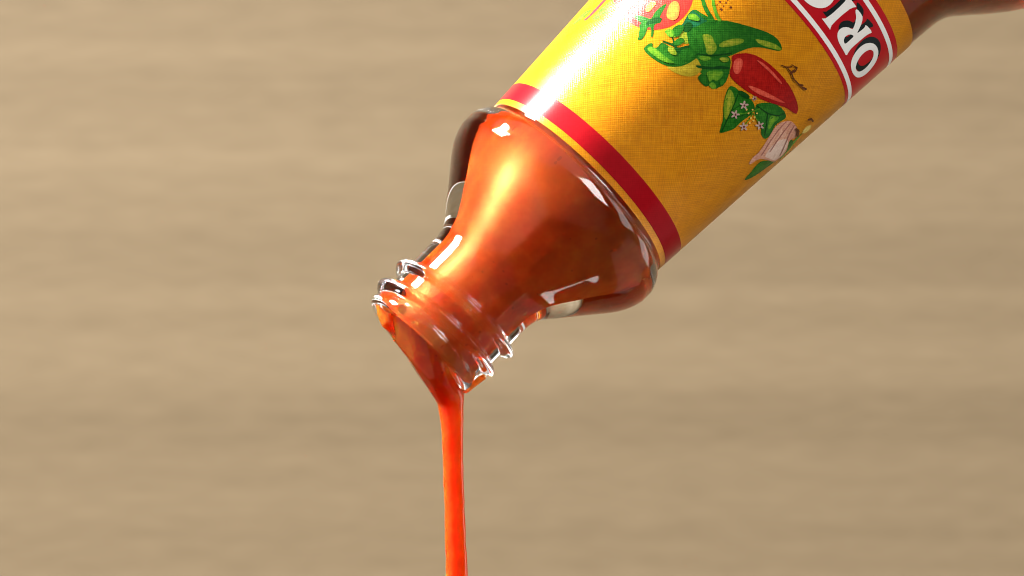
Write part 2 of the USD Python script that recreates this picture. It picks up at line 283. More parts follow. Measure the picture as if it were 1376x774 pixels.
# printed vegetables, outlines in label degrees and millimetres
ART = [
 ('printed_leaf','leaf_hi',[[(-75.1,66.97),(-74.9,68.53),(-74.8,69.85),(-72.6,70.94),(-68.4,71.72),(-67.8,70.75),(-68.6,69.39),(-69.8,68.38),(-71.6,67.49)]]),
 ('printed_leaf','leaf_hi',[[(-61.2,69.29),(-61.6,70.26),(-61.5,70.75),(-61,71.52),(-61.1,72.47),(-60.2,73.52),(-59.9,74.99),(-60.7,76.34),(-55.6,76.97),(-55.4,75.57),(-53.1,74.48),(-53.1,73.41),(-53,72.34),(-54.4,71.77),(-56.5,71.46),(-56.9,70.81),(-57.4,69.67),(-59.1,69.45)]]),
 ('printed_twig','plum',[[(-66.9,68.64),(-66.8,69.01),(-65.7,69.91),(-66.1,71.09),(-65.7,72.31),(-65.7,73.63),(-65.3,74.98),(-63.3,75.02),(-63.3,73.7),(-63.3,72.25),(-63.3,71.06),(-64,69.93),(-64.8,68.59)]]),
 ('printed_tomato','tomato',[[(-25.6,85.52),(-23,83.98),(-21.2,82.27),(-20.4,80.47),(-20.6,78.65),(-21.7,76.91),(-23.8,75.35),(-26.8,74.05),(-30.6,73.09),(-35.2,72.55),(-40.4,72.47),(-46.2,72.88),(-52.3,73.78),(-58.8,75.16),(-65.5,76.96),(-72.1,79.11),(-78.3,81.48),(-82.1,83.75),(-80,85.38),(-74.4,86.55),(-67.9,87.5),(-61.4,88.26),(-55,88.78),(-48.9,89.02),(-43.2,88.95),(-37.9,88.56),(-33.1,87.85),(-29,86.82)]]),
 ('printed_leaf','teal',[[(-18.1,77.62),(-18.8,79.3),(-19.9,80.83),(-19.9,82.48),(-17.3,82.96),(-13.4,82.76),(-10.4,82.35),(-8.4,83.2),(-2.6,81.42),(-0.8,79.27),(-4.5,77.64),(-8.2,77.36),(-12.4,77.28),(-14.7,76.35)]]),
 ('printed_leaf','leaf',[[(-7.8,75.34),(-6.7,77.49),(-3.6,78.14),(4.4,79.35),(7.5,80.77),(11.5,78.81),(13.8,77.12),(13.5,76.59),(11.9,76.21),(14.8,75.84),(13.7,74.81),(13.3,73.94),(10,73.59),(9.2,72.89),(6.1,73.87),(2.7,74.09),(-0.5,74.15),(-4,74.54)]]),
 ('printed_pepper','olive',[[(-10.5,70.07),(-7.2,71.14),(-5,73.28),(-3.3,75.67),(-0.4,75.31),(2.7,74.77),(2.7,73.26),(0.9,71.85),(-2.6,70.79),(-6.6,70.18)]]),
 ('printed_pepper','green',[[(-24,69.69),(-24.1,70.73),(-23.6,71.59),(-22.2,71.95),(-21.4,71.16),(-19.2,71.8),(-20,73.2),(-17.5,73.45),(-13.1,73.84),(-11.1,75.33),(-8.7,77.0),(-4.8,77.29),(-2.9,76.04),(-3.2,74.5),(-4.5,72.69),(-7.1,71.11),(-10.9,70.04),(-15.4,69.54),(-19.8,69.45)]]),
 ('printed_stalk','dark_green',[[(-20.3,73.57),(-18.3,74.0),(-14.9,74.46),(-18.2,75.31),(-18.2,75.64),(-14,74.68),(-12.1,74.47),(-9.9,76.15),(-7.1,78.17),(-6.4,77.83),(-8.4,76.13),(-10.9,74.61),(-9.6,73.84),(-10.9,73.62),(-13.6,74.18),(-16.9,73.7),(-19.3,73.29)]]),
 ('printed_pepper','lime',[[(-10.2,77.73),(-10,77.43),(-10,77.11),(-10.1,76.8),(-10.3,76.51),(-10.8,76.25),(-11.3,76.04),(-11.9,75.89),(-12.6,75.8),(-13.4,75.78),(-14.1,75.84),(-14.8,75.96),(-15.4,76.15),(-15.9,76.39),(-16.3,76.67),(-16.5,76.97),(-16.6,77.29),(-16.5,77.6),(-16.2,77.89),(-15.8,78.14),(-15.2,78.35),(-14.6,78.49),(-13.9,78.58),(-13.1,78.59),(-12.4,78.54),(-11.7,78.42),(-11.1,78.24),(-10.6,78.0)]]),
 ('printed_pepper','green',[[(-15.7,78.55),(-12.7,80.29),(-12.4,81.38),(-10.6,82.92),(-7.1,84.58),(-2.7,85.98),(2.2,87.21),(7,88.5),(12.1,89.71),(16.3,90.18),(19.5,89.99),(21.7,89.43),(21,88.75),(17.3,87.6),(13.6,86.37),(10.7,84.85),(8.8,82.95),(7.3,80.86),(5,79.12),(1,77.44),(-3.2,76.6),(-8.3,76.14),(-12.3,77.18)]]),
 ('printed_gleam','lime',[[(-8.7,79.78),(-7,80.66),(-4.5,80.96),(-2.8,80.37),(0.3,80.11),(1.2,78.88),(0.7,77.97),(-1.3,77.56),(-3.9,78.56),(-6.5,79.08)]]),
 ('printed_gleam','lime',[[(-0.1,80.44),(0.1,81.68),(1.9,83.2),(4.2,84.47),(6.5,85.11),(6.9,84.29),(5.4,82.95),(3.4,81.53),(1.3,80.49)]]),
 ('printed_gleam','lime',[[(9,86.64),(11.6,87.52),(15.2,88.62),(18.4,89.31),(21.2,89.48),(21.5,89.11),(19.1,88.38),(15.3,87.3),(12.2,86.63)]]),
 ('printed_stalk','dark_green',[[(-1.1,74.38),(1.3,75.25),(4.7,76.39),(6.8,77.77),(10.1,78.98),(11.4,78.93),(7.8,77.34),(5.2,75.85),(1.8,74.67),(-0,74.18)]]),
 ('printed_grass','green',[[(-25.7,87.01),(-24.5,87.43),(-19.1,85.39),(-14.7,84.37),(-9,83.68),(-9.4,83.03),(-15.2,83.53),(-20.5,84.86)]]),
 ('printed_grass','leaf_hi',[[(-21,88.05),(-20.1,88.39),(-14.9,86.34),(-10.1,84.91),(-6.5,84.57),(-7.4,83.89),(-11.8,84.57),(-16.9,86.24)]]),
 ('printed_grass','green',[[(-20.1,82.24),(-18.3,82.75),(-13.3,83.09),(-9.5,83.72),(-7.8,83.79),(-9.6,82.67),(-12.6,82.41),(-16,82.34)]]),
 ('printed_calyx','green',[[(-39.7,73.93),(-39.2,74.59),(-36.5,75.11),(-32.8,75.37),(-31.6,75.74),(-32.6,76.85),(-32.6,78.21),(-32.1,79.34),(-31.1,80.17),(-30.3,79.03),(-29.7,77.92),(-28.8,76.76),(-26.9,76.6),(-26.9,75.94),(-28.3,75.31),(-27.7,74.55),(-25.6,73.64),(-24.6,72.77),(-25.2,72.54),(-27.3,73.7),(-28.8,74.18),(-30,73.8),(-28.8,72.9),(-28,72.03),(-27.7,71.06),(-29.3,70.42),(-30,71.23),(-31.4,71.77),(-32.5,72.7),(-34.3,73.08),(-33.5,73.78),(-36.4,73.69)]]),
 ('printed_calyx','dark_green',[[(-32.1,75.08),(-31.4,75.78),(-29.6,76.83),(-27.2,77.12),(-27.1,76.04),(-28.5,75.32),(-30.2,74.55),(-30.7,73.92),(-32.2,74.25)]]),
 ('printed_leaf','leaf',[[(16.3,76.61),(19.1,77.33),(22.6,77.37),(25.3,77.91),(30,78.34),(33.7,77.87),(34.8,76.22),(33.6,73.89),(34.2,72.04),(32.5,70.55),(30.2,68.76),(28.2,70.07),(25.9,71.5),(22.2,72.6),(18.9,74.26)]]),
 ('printed_gleam','lime',[[(17.1,76.19),(20.2,76.23),(23.8,75.46),(25.5,73.79),(27.8,72.35),(27.2,71.36),(22.4,72.71),(19.5,74.18)]]),
 ('printed_leaf','leaf',[[(32.1,78.7),(36.8,81.02),(42.1,82.29),(47.4,82.69),(50.9,82.28),(49.6,80.66),(49.2,79.41),(51.9,77.91),(52.4,76.15),(46.8,75.9),(43.6,77.13),(37.7,76.76),(33.8,77.53)]]),
 ('printed_gleam','leaf_hi',[[(42.4,79.54),(45.3,80.88),(47.8,81.02),(47.4,79.43),(49.1,77.94),(46.8,77.74),(44.8,78.72)]]),
 ('printed_chili','chili',[[(7.3,80.9),(8.8,82.27),(12.1,83.95),(16.9,85.03),(22.4,85.67),(28.9,86.11),(35.8,86.32),(43.5,86.15),(50.6,85.67),(54,84.81),(52.1,84.2),(46.3,83.47),(41.7,82.39),(36.9,80.99),(31.8,79.79),(25.7,78.76),(19.4,78.03),(14.1,77.78),(11.7,78.58),(10.3,79.99)]]),
 ('printed_leaf','leaf_hi',[[(71,84.84),(72.4,83.68),(75.2,81.84),(78.8,80.09),(80.5,77.88),(74.2,79.57),(71.3,81.88),(70.7,83.49)]]),
 ('printed_leaf','leaf',[[(66.2,68.32),(64.8,70.45),(63,72.41),(63.3,73.74),(69.6,75.59),(73.3,77.31),(71.4,79.61),(66.3,81.21),(71.5,82.33),(75.6,81.16),(78.3,78.71),(75,75.94),(73.2,73.23),(70.7,70.58)]]),
 ('printed_leaf','pale',[[(71.2,84.39),(68.6,84.93),(68.2,86.09),(71.4,87.24),(74.9,86.62),(74.5,85.48)]]),
 ('printed_garlic','garlic',[[(50.1,80.54),(52.1,81.99),(54.6,82.94),(59.2,83.44),(65.5,83.75),(70.1,83.06),(67.5,81.58),(67.8,80.89),(76.2,80.03),(77.2,78.23),(76.1,76.85),(67.8,75.23),(61.7,73.89),(59.5,72.78),(59,71.12),(57,70.83),(55.5,72.4),(56.3,73.65),(54.5,75.5),(52.4,77.2),(50.4,78.91)]]),
 ('printed_gleam','garlic_hi',[[(62.2,80.18),(66.3,80.98),(73.7,79.94),(76,78.21),(74.2,76.76),(66,75.34),(61.9,74.55),(59.8,76.36),(59.4,78.22)]]),
 ('printed_leaf','dark_green',[[(-17.3,77.95),(-17.7,79.27),(-16.6,80.13),(-14.5,79.86),(-13.9,78.74),(-14.7,77.73)]]),
 ('printed_leaf','leaf_hi',[[(-19,75.26),(-19.6,76.52),(-18.6,77.58),(-16.8,77.45),(-16,76.39),(-16.7,75.45)]]),
 ('printed_leaf','leaf',[[(-15.6,74.39),(-15.6,75.62),(-14.3,76.55),(-12.2,76.56),(-12.1,75.53),(-13.1,74.59)]]),
 ('printed_leaf','green',[[(3.5,72.92),(3.5,74.02),(5.3,74.59),(7.4,74.0),(9.8,73.83),(9.6,72.93),(7.6,72.69),(5.7,72.67)]]),
 ('printed_leaf','leaf',[[(11.3,75.92),(11.7,76.96),(13.1,77.34),(14.2,76.62),(14.4,75.45),(12.9,75.14)]]),
 ('printed_leaf','leaf_hi',[[(9.4,73.55),(9.7,74.52),(11.3,74.69),(13.2,74.32),(12.6,73.62),(10.9,73.37)]]),
 ('printed_leaf','leaf',[[(40.6,77.32),(41.1,78.26),(43.6,78.59),(45.5,77.91),(44.9,76.96),(42.4,76.62)]]),
 ('printed_leaf','dark_green',[[(20.9,77.47),(24.3,78.24),(27.6,78.47),(27.4,77.71),(24.7,77.16),(22.1,76.9)]]),
 ('printed_stalk','leaf_hi',[[(32.2,75.66),(32.2,75.66),(32.2,75.67),(34.2,77.1),(34.2,77.11),(35.7,78.67),(35.7,78.67),(35.8,78.68),(35.8,78.69),(35.8,78.7),(35.8,78.7),(35.8,78.71),(35.7,78.72),(35.7,78.73),(35.7,78.73),(35.7,78.74),(35.7,78.74),(35.7,78.75),(35.7,78.75),(35.6,78.76),(35.6,78.76),(35.6,78.76),(35.6,78.76),(35.6,78.76),(35.5,78.76),(35.5,78.76),(35.5,78.76),(35.5,78.76),(35.5,78.75),(35.5,78.75),(35.4,78.75),(35.4,78.74),(35.4,78.74),(35.4,78.73),(35.4,78.72),(35.4,78.72),(35.4,78.71),(35.3,78.7),(33.8,77.15),(31.9,75.73),(28.4,73.81),(28.4,73.81),(28.4,73.8),(28.4,73.79),(28.4,73.78),(28.4,73.78),(28.4,73.77),(28.4,73.76),(28.4,73.75),(28.4,73.75),(28.4,73.74),(28.4,73.73),(28.4,73.73),(28.4,73.72),(28.5,73.71),(28.5,73.71),(28.5,73.7),(28.5,73.7),(28.5,73.7),(28.5,73.7),(28.6,73.69),(28.6,73.69),(28.6,73.69),(28.6,73.69),(28.6,73.7),(28.6,73.7),(28.7,73.7),(28.7,73.71),(28.7,73.71),(28.7,73.71),(28.7,73.72),(28.8,73.73),(28.8,73.73)]]),
 ('printed_stalk','leaf_hi',[[(36.1,75.27),(36.1,75.28),(35,76.93),(35,76.94),(35,76.95),(34.9,76.95),(34.9,76.96),(34.9,76.96),(34.9,76.97),(34.9,76.97),(34.9,76.98),(34.9,76.98),(34.8,76.98),(34.8,76.98),(34.8,76.98),(34.8,76.98),(34.8,76.98),(34.7,76.98),(34.7,76.98),(34.7,76.97),(34.7,76.97),(34.6,76.96),(34.6,76.96),(34.6,76.95),(34.6,76.95),(34.6,76.94),(34.6,76.93),(34.6,76.93),(34.6,76.92),(34.5,76.91),(34.5,76.9),(34.5,76.9),(34.5,76.89),(34.5,76.88),(34.5,76.87),(35.6,75.22),(36.3,73.71),(36.3,73.71),(36.3,73.7),(36.3,73.69),(36.3,73.69),(36.3,73.68),(36.3,73.67),(36.4,73.67),(36.4,73.67),(36.4,73.66),(36.4,73.66),(36.4,73.66),(36.5,73.66),(36.5,73.66),(36.5,73.66),(36.5,73.66),(36.5,73.66),(36.5,73.66),(36.6,73.67),(36.6,73.67),(36.6,73.68),(36.6,73.68),(36.6,73.69),(36.7,73.69),(36.7,73.7),(36.7,73.71),(36.7,73.71),(36.7,73.72),(36.7,73.73),(36.7,73.74),(36.7,73.74),(36.7,73.75),(36.7,73.76)]]),
 ('printed_stalk','leaf_hi',[[(38.7,76.9),(38.7,76.9),(34.8,76.98),(34.8,76.98),(34.8,76.98),(34.7,76.98),(34.7,76.98),(34.7,76.97),(34.7,76.97),(34.7,76.97),(34.6,76.96),(34.6,76.96),(34.6,76.95),(34.6,76.94),(34.6,76.94),(34.6,76.93),(34.6,76.92),(34.5,76.92),(34.5,76.91),(34.5,76.9),(34.5,76.89),(34.5,76.88),(34.5,76.88),(34.5,76.87),(34.6,76.86),(34.6,76.86),(34.6,76.85),(34.6,76.85),(34.6,76.84),(34.6,76.84),(34.6,76.83),(34.6,76.83),(34.7,76.83),(34.7,76.82),(34.7,76.82),(38.6,76.75),(42.4,76.58),(42.4,76.58),(42.4,76.58),(42.5,76.58),(42.5,76.58),(42.5,76.59),(42.5,76.59),(42.6,76.59),(42.6,76.6),(42.6,76.6),(42.6,76.61),(42.6,76.62),(42.6,76.62),(42.7,76.63),(42.7,76.64),(42.7,76.65),(42.7,76.65),(42.7,76.66),(42.7,76.67),(42.7,76.68),(42.7,76.68),(42.7,76.69),(42.7,76.7),(42.7,76.71),(42.7,76.71),(42.7,76.72),(42.6,76.72),(42.6,76.73),(42.6,76.73),(42.6,76.73),(42.6,76.74),(42.6,76.74),(42.5,76.74)]]),
 ('printed_gleam','chili_hi',[[(9.6,80.7),(10.3,81.75),(12.5,82.07),(14.8,80.73),(15.7,79.41),(13.9,78.91),(11.5,79.5)]]),
 ('printed_gleam','chili_hi',[[(21.6,79.22),(25.7,80.45),(32,81.74),(39.2,83.03),(43.6,83.8),(40.4,82.71),(34,81.14),(27.8,79.73)]]),
 ('printed_gleam','chili_hi',[[(16,84.07),(20.1,84.84),(27.4,85.26),(34.5,85.36),(32.7,84.89),(25.3,84.63),(19.1,84.18)]]),
 ('printed_gleam','tomato_hi',[[(-30,80.25),(-29.3,81.45),(-26.7,81.65),(-24.1,80.6),(-22,79.1),(-22.7,78.05),(-25.1,77.67),(-27.6,78.13)]]),
 ('printed_gleam','tomato_hi',[[(-38.6,77.09),(-38,78.54),(-35.6,79.2),(-34.8,77.82),(-34.9,76.5),(-36.4,76.1)]]),
 ('printed_leaf','leaf_hi',[[(-3,75.8),(-1.2,77.03),(1.9,77.86),(1.9,77.03),(0.1,75.93)]]),
 ('printed_leaf','leaf_hi',[[(4.5,74.89),(6.6,76.39),(10,77.68),(11.3,76.78),(11.1,75.16),(8.9,74.84),(9.2,73.92),(6.8,74.4)]]),
 ('printed_leaf','lime',[[(3.7,78.66),(7,80.31),(8.5,79.78),(6.9,78.63)]]),
 ('printed_leaf','green',[[(-20.5,77.05),(-19.5,78.25),(-16.9,78.74),(-16,77.63),(-15.7,75.97),(-17.8,75.79),(-19.8,76.03)]]),
 ('printed_leaf','leaf_hi',[[(-22.6,75.32),(-21.6,76.19),(-19.7,76.65),(-17.4,75.95),(-18,75.06),(-20.2,74.89)]]),
 ('printed_gleam','leaf_hi',[[(-19.9,80.83),(-18,81.91),(-14.5,81.96),(-13.8,81.28),(-16.1,80.69),(-18,80.26)]]),
 ('printed_gleam','lime',[[(-16,73.26),(-15.2,73.89),(-12.1,73.81),(-10.2,73.28),(-11.7,72.65),(-14.4,72.55)]]),
 ('printed_gleam','leaf_hi',[[(-22.9,70.05),(-22,71.33),(-17.2,71.48),(-11.4,71.49),(-8.1,72.0),(-10.1,70.88),(-14.9,70.09)]]),
 ('printed_vein','dark_green',[[(27.1,72.69),(24.1,75.57),(24.1,75.58),(22.4,76.88),(22.4,76.88),(22.4,76.89),(22.4,76.89),(22.3,76.9),(22.3,76.9),(22.3,76.91),(22.3,76.91),(22.3,76.91),(22.2,76.91),(22.2,76.91),(22.2,76.91),(22.2,76.91),(22.2,76.91),(22.2,76.91),(22.1,76.9),(22.1,76.9),(22.1,76.9),(22.1,76.89),(22.1,76.89),(22.1,76.88),(22.1,76.87),(22.1,76.87),(22,76.86),(22,76.85),(22,76.84),(22,76.84),(22,76.83),(22,76.82),(22,76.81),(22,76.81),(22,76.8),(22.1,76.79),(23.8,75.5),(26.7,72.61),(26.7,72.61),(30.1,69.52),(30.1,69.51),(30.1,69.51),(30.1,69.5),(30.1,69.5),(30.1,69.49),(30.2,69.49),(30.2,69.49),(30.2,69.48),(30.2,69.48),(30.2,69.48),(30.3,69.48),(30.3,69.48),(30.3,69.48),(30.3,69.48),(30.3,69.49),(30.4,69.49),(30.4,69.49),(30.4,69.5),(30.4,69.5),(30.4,69.51),(30.4,69.51),(30.4,69.52),(30.5,69.53),(30.5,69.54),(30.5,69.54),(30.5,69.55),(30.5,69.56),(30.5,69.57),(30.5,69.57),(30.5,69.58),(30.5,69.59),(30.5,69.6)]]),
 ('printed_vein','dark_green',[[(26.9,75.39),(28.1,77.0),(28.1,77.01),(28.1,77.01),(28.1,77.02),(28.1,77.02),(28.1,77.03),(28.1,77.04),(28.1,77.04),(28.1,77.05),(28.1,77.05),(28.1,77.06),(28,77.06),(28,77.06),(28,77.07),(28,77.07),(28,77.07),(28,77.07),(28,77.07),(27.9,77.07),(27.9,77.07),(27.9,77.07),(27.9,77.07),(27.9,77.07),(27.9,77.07),(27.9,77.06),(27.8,77.06),(27.8,77.06),(27.8,77.05),(27.8,77.05),(27.8,77.04),(27.8,77.03),(27.8,77.03),(27.8,77.02),(26.6,75.41),(26.6,75.4),(25.8,73.5),(25.8,73.5),(25.8,73.49),(25.8,73.48),(25.8,73.48),(25.8,73.47),(25.9,73.47),(25.9,73.46),(25.9,73.46),(25.9,73.45),(25.9,73.45),(25.9,73.44),(25.9,73.44),(25.9,73.44),(25.9,73.44),(25.9,73.44),(26,73.44),(26,73.44),(26,73.44),(26,73.44),(26,73.44),(26,73.44),(26.1,73.44),(26.1,73.45),(26.1,73.45),(26.1,73.46),(26.1,73.46),(26.1,73.47),(26.1,73.47),(26.1,73.48),(26.1,73.48),(26.1,73.49),(26.1,73.49)]]),
 ('printed_vein','dark_green',[[(30.1,73.64),(30.1,73.65),(32.1,75.04),(32.1,75.05),(32.1,75.05),(32.1,75.06),(32.1,75.07),(32.1,75.07),(32.1,75.08),(32.1,75.09),(32.1,75.09),(32.1,75.1),(32.1,75.1),(32.1,75.11),(32.1,75.11),(32.1,75.12),(32,75.12),(32,75.12),(32,75.13),(32,75.13),(32,75.13),(32,75.13),(32,75.13),(31.9,75.13),(31.9,75.13),(31.9,75.13),(31.9,75.13),(31.9,75.12),(31.9,75.12),(31.9,75.12),(31.8,75.11),(31.8,75.11),(31.8,75.1),(31.8,75.1),(31.8,75.09),(29.8,73.7),(27.3,72.19),(27.2,72.18),(27.2,72.18),(27.2,72.17),(27.2,72.17),(27.2,72.16),(27.2,72.15),(27.2,72.15),(27.2,72.14),(27.2,72.13),(27.2,72.13),(27.2,72.12),(27.3,72.12),(27.3,72.11),(27.3,72.11),(27.3,72.11),(27.3,72.1),(27.3,72.1),(27.3,72.1),(27.3,72.1),(27.4,72.09),(27.4,72.09),(27.4,72.09),(27.4,72.1),(27.4,72.1),(27.4,72.1),(27.4,72.1),(27.5,72.1),(27.5,72.11),(27.5,72.11),(27.5,72.12),(27.5,72.12),(27.5,72.13)]]),
 ('printed_vein','dark_green',[[(40.4,79.29),(40.5,79.3),(40.5,79.3),(40.5,79.31),(40.5,79.31),(45.7,80.77),(45.7,80.77),(45.7,80.78),(45.7,80.79),(45.7,80.79),(45.8,80.8),(45.8,80.81),(47.8,82.38),(47.8,82.39),(47.8,82.4),(47.8,82.41),(47.8,82.41),(47.8,82.42),(47.8,82.43),(47.8,82.44),(47.8,82.45),(47.8,82.45),(47.8,82.46),(47.8,82.47),(47.8,82.47),(47.7,82.48),(47.7,82.48),(47.7,82.48),(47.7,82.48),(47.6,82.49),(47.6,82.49),(47.6,82.49),(47.6,82.48),(47.5,82.48),(47.5,82.48),(47.5,82.47),(47.4,82.47),(47.4,82.46),(47.4,82.46),(47.4,82.45),(47.4,82.44),(47.3,82.44),(47.3,82.43),(47.3,82.42),(47.3,82.41),(45.3,80.87),(40.3,79.45),(33.4,78.56),(33.4,78.56),(33.4,78.56),(33.4,78.55),(33.4,78.55),(33.3,78.54),(33.3,78.53),(33.3,78.53),(33.3,78.52),(33.3,78.51),(33.3,78.5),(33.3,78.49),(33.3,78.48),(33.2,78.48),(33.2,78.47),(33.2,78.46),(33.3,78.45),(33.3,78.44),(33.3,78.43),(33.3,78.43),(33.3,78.42),(33.3,78.41),(33.3,78.41),(33.3,78.4),(33.4,78.4),(33.4,78.4),(33.4,78.39),(33.4,78.39),(33.4,78.39),(33.5,78.39),(33.5,78.39),(33.5,78.39),(33.5,78.4)]]),
 ('printed_vein','dark_green',[[(45.2,77.8),(49.1,76.51),(49.2,76.5),(49.2,76.5),(49.2,76.5),(49.2,76.49),(49.2,76.49),(49.3,76.49),(49.3,76.49),(49.3,76.49),(49.4,76.49),(49.4,76.49),(49.4,76.5),(49.4,76.5),(49.5,76.51),(49.5,76.51),(49.5,76.52),(49.5,76.52),(49.5,76.53),(49.6,76.54),(49.6,76.54),(49.6,76.55),(49.6,76.56),(49.6,76.57),(49.6,76.57),(49.6,76.58),(49.6,76.59),(49.6,76.6),(49.6,76.6),(49.6,76.61),(49.6,76.62),(49.6,76.62),(49.6,76.63),(49.6,76.64),(45.5,77.93),(45.5,77.93),(40.5,79.44),(40.5,79.45),(40.5,79.45),(40.5,79.45),(40.5,79.45),(40.5,79.46),(40.4,79.46),(40.4,79.46),(40.4,79.46),(40.4,79.46),(40.4,79.45),(40.3,79.45),(40.3,79.45),(40.3,79.44),(40.3,79.44),(40.2,79.43),(40.2,79.43),(40.2,79.42),(40.2,79.41),(40.2,79.41),(40.2,79.4),(40.2,79.39),(40.2,79.38),(40.2,79.38),(40.2,79.37),(40.1,79.36),(40.2,79.35),(40.2,79.35),(40.2,79.34),(40.2,79.33),(40.2,79.33),(40.2,79.32),(40.2,79.32)]]),
 ('printed_vein','dark_green',[[(1.3,77.97),(1.3,77.98),(1.4,77.99),(6.7,81.13),(6.7,81.14),(6.7,81.15),(6.7,81.16),(6.7,81.17),(6.8,81.18),(6.8,81.19),(6.8,81.2),(6.8,81.22),(6.7,81.23),(6.7,81.24),(6.7,81.25),(6.7,81.26),(6.7,81.27),(6.7,81.28),(6.7,81.28),(6.7,81.29),(6.6,81.3),(6.6,81.3),(6.6,81.31),(6.6,81.31),(6.5,81.31),(6.5,81.31),(6.5,81.31),(6.5,81.31),(6.4,81.31),(6.4,81.31),(6.4,81.3),(6.4,81.3),(6.3,81.29),(6.3,81.28),(6.3,81.28),(6.3,81.27),(1,78.14),(-4.2,76.35),(-4.2,76.34),(-4.2,76.33),(-4.2,76.33),(-4.2,76.32),(-4.3,76.31),(-4.3,76.3),(-4.3,76.28),(-4.3,76.27),(-4.3,76.26),(-4.3,76.25),(-4.3,76.24),(-4.3,76.23),(-4.3,76.22),(-4.2,76.21),(-4.2,76.2),(-4.2,76.19),(-4.2,76.18),(-4.2,76.17),(-4.2,76.16),(-4.2,76.16),(-4.1,76.15),(-4.1,76.15),(-4.1,76.14),(-4,76.14),(-4,76.14),(-4,76.14),(-4,76.14),(-4,76.14),(-3.9,76.15),(-3.9,76.15),(-3.9,76.16),(-3.9,76.16)]]),
 ('printed_vein','garlic_line',[[(56.5,80.78),(56.5,80.78),(59,78.18),(59,78.18),(61.7,76.07),(61.7,76.06),(61.8,76.06),(61.8,76.05),(61.8,76.05),(61.8,76.04),(61.8,76.04),(61.9,76.04),(61.9,76.04),(61.9,76.04),(62,76.04),(62,76.04),(62,76.04),(62,76.04),(62.1,76.05),(62.1,76.05),(62.1,76.05),(62.2,76.06),(62.2,76.07),(62.2,76.07),(62.3,76.08),(62.3,76.09),(62.3,76.09),(62.4,76.1),(62.4,76.11),(62.4,76.12),(62.4,76.12),(62.4,76.13),(62.4,76.14),(62.4,76.15),(62.4,76.15),(62.4,76.16),(62.4,76.17),(59.7,78.27),(57.1,80.86),(55.7,82.86),(55.7,82.87),(55.7,82.87),(55.7,82.88),(55.7,82.88),(55.6,82.89),(55.6,82.89),(55.6,82.89),(55.6,82.9),(55.6,82.9),(55.5,82.9),(55.5,82.9),(55.5,82.9),(55.5,82.9),(55.4,82.9),(55.4,82.9),(55.4,82.89),(55.3,82.89),(55.3,82.88),(55.3,82.88),(55.3,82.87),(55.2,82.87),(55.2,82.86),(55.2,82.85),(55.2,82.85),(55.2,82.84),(55.1,82.83),(55.1,82.82),(55.1,82.82),(55.1,82.81),(55.1,82.8),(55.1,82.79),(55.1,82.79)]]),
 ('printed_vein','garlic_line',[[(61.5,81.52),(61.5,81.51),(67,79.71),(73.3,78.13),(73.3,78.12),(73.4,78.12),(73.4,78.12),(73.5,78.12),(73.5,78.12),(73.5,78.12),(73.6,78.12),(73.6,78.12),(73.7,78.12),(73.8,78.13),(73.8,78.13),(73.9,78.14),(73.9,78.15),(74,78.15),(74,78.16),(74.1,78.17),(74.2,78.18),(74.2,78.19),(74.2,78.2),(74.3,78.21),(74.3,78.22),(74.4,78.23),(74.4,78.23),(74.4,78.24),(74.4,78.25),(74.5,78.26),(74.5,78.27),(74.5,78.28),(74.5,78.28),(74.5,78.29),(74.4,78.3),(74.4,78.3),(67.8,79.85),(67.8,79.85),(62.2,81.63),(59.6,83.26),(59.6,83.27),(59.6,83.27),(59.5,83.28),(59.5,83.28),(59.5,83.28),(59.5,83.29),(59.5,83.29),(59.4,83.29),(59.4,83.29),(59.4,83.29),(59.3,83.29),(59.3,83.29),(59.3,83.29),(59.2,83.28),(59.2,83.28),(59.2,83.27),(59.2,83.27),(59.1,83.26),(59.1,83.26),(59.1,83.25),(59.1,83.24),(59,83.24),(59,83.23),(59,83.22),(59,83.21),(59,83.21),(59,83.2),(59,83.19),(59,83.18),(59,83.18),(59,83.17),(59,83.16)]]),
 ('printed_vein','garlic_line',[[(53,79.51),(53,79.5),(55.4,76.87),(55.4,76.87),(58.9,74.13),(58.9,74.12),(58.9,74.12),(59,74.11),(59,74.11),(59,74.1),(59,74.1),(59,74.1),(59.1,74.1),(59.1,74.1),(59.1,74.1),(59.1,74.1),(59.2,74.1),(59.2,74.1),(59.2,74.1),(59.2,74.11),(59.3,74.11),(59.3,74.12),(59.3,74.12),(59.4,74.13),(59.4,74.13),(59.4,74.14),(59.4,74.15),(59.4,74.15),(59.5,74.16),(59.5,74.17),(59.5,74.17),(59.5,74.18),(59.5,74.19),(59.5,74.19),(59.5,74.2),(59.5,74.21),(59.5,74.21),(55.9,76.95),(53.5,79.56),(52.8,81.95),(52.7,81.96),(52.7,81.96),(52.7,81.97),(52.7,81.98),(52.7,81.98),(52.7,81.98),(52.7,81.99),(52.7,81.99),(52.6,81.99),(52.6,81.99),(52.6,82.0),(52.6,82.0),(52.6,82.0),(52.5,82.0),(52.5,81.99),(52.5,81.99),(52.5,81.99),(52.4,81.99),(52.4,81.98),(52.4,81.98),(52.4,81.97),(52.4,81.97),(52.3,81.96),(52.3,81.95),(52.3,81.95),(52.3,81.94),(52.3,81.94),(52.3,81.93),(52.3,81.92),(52.3,81.91),(52.3,81.91),(52.3,81.9)]]),
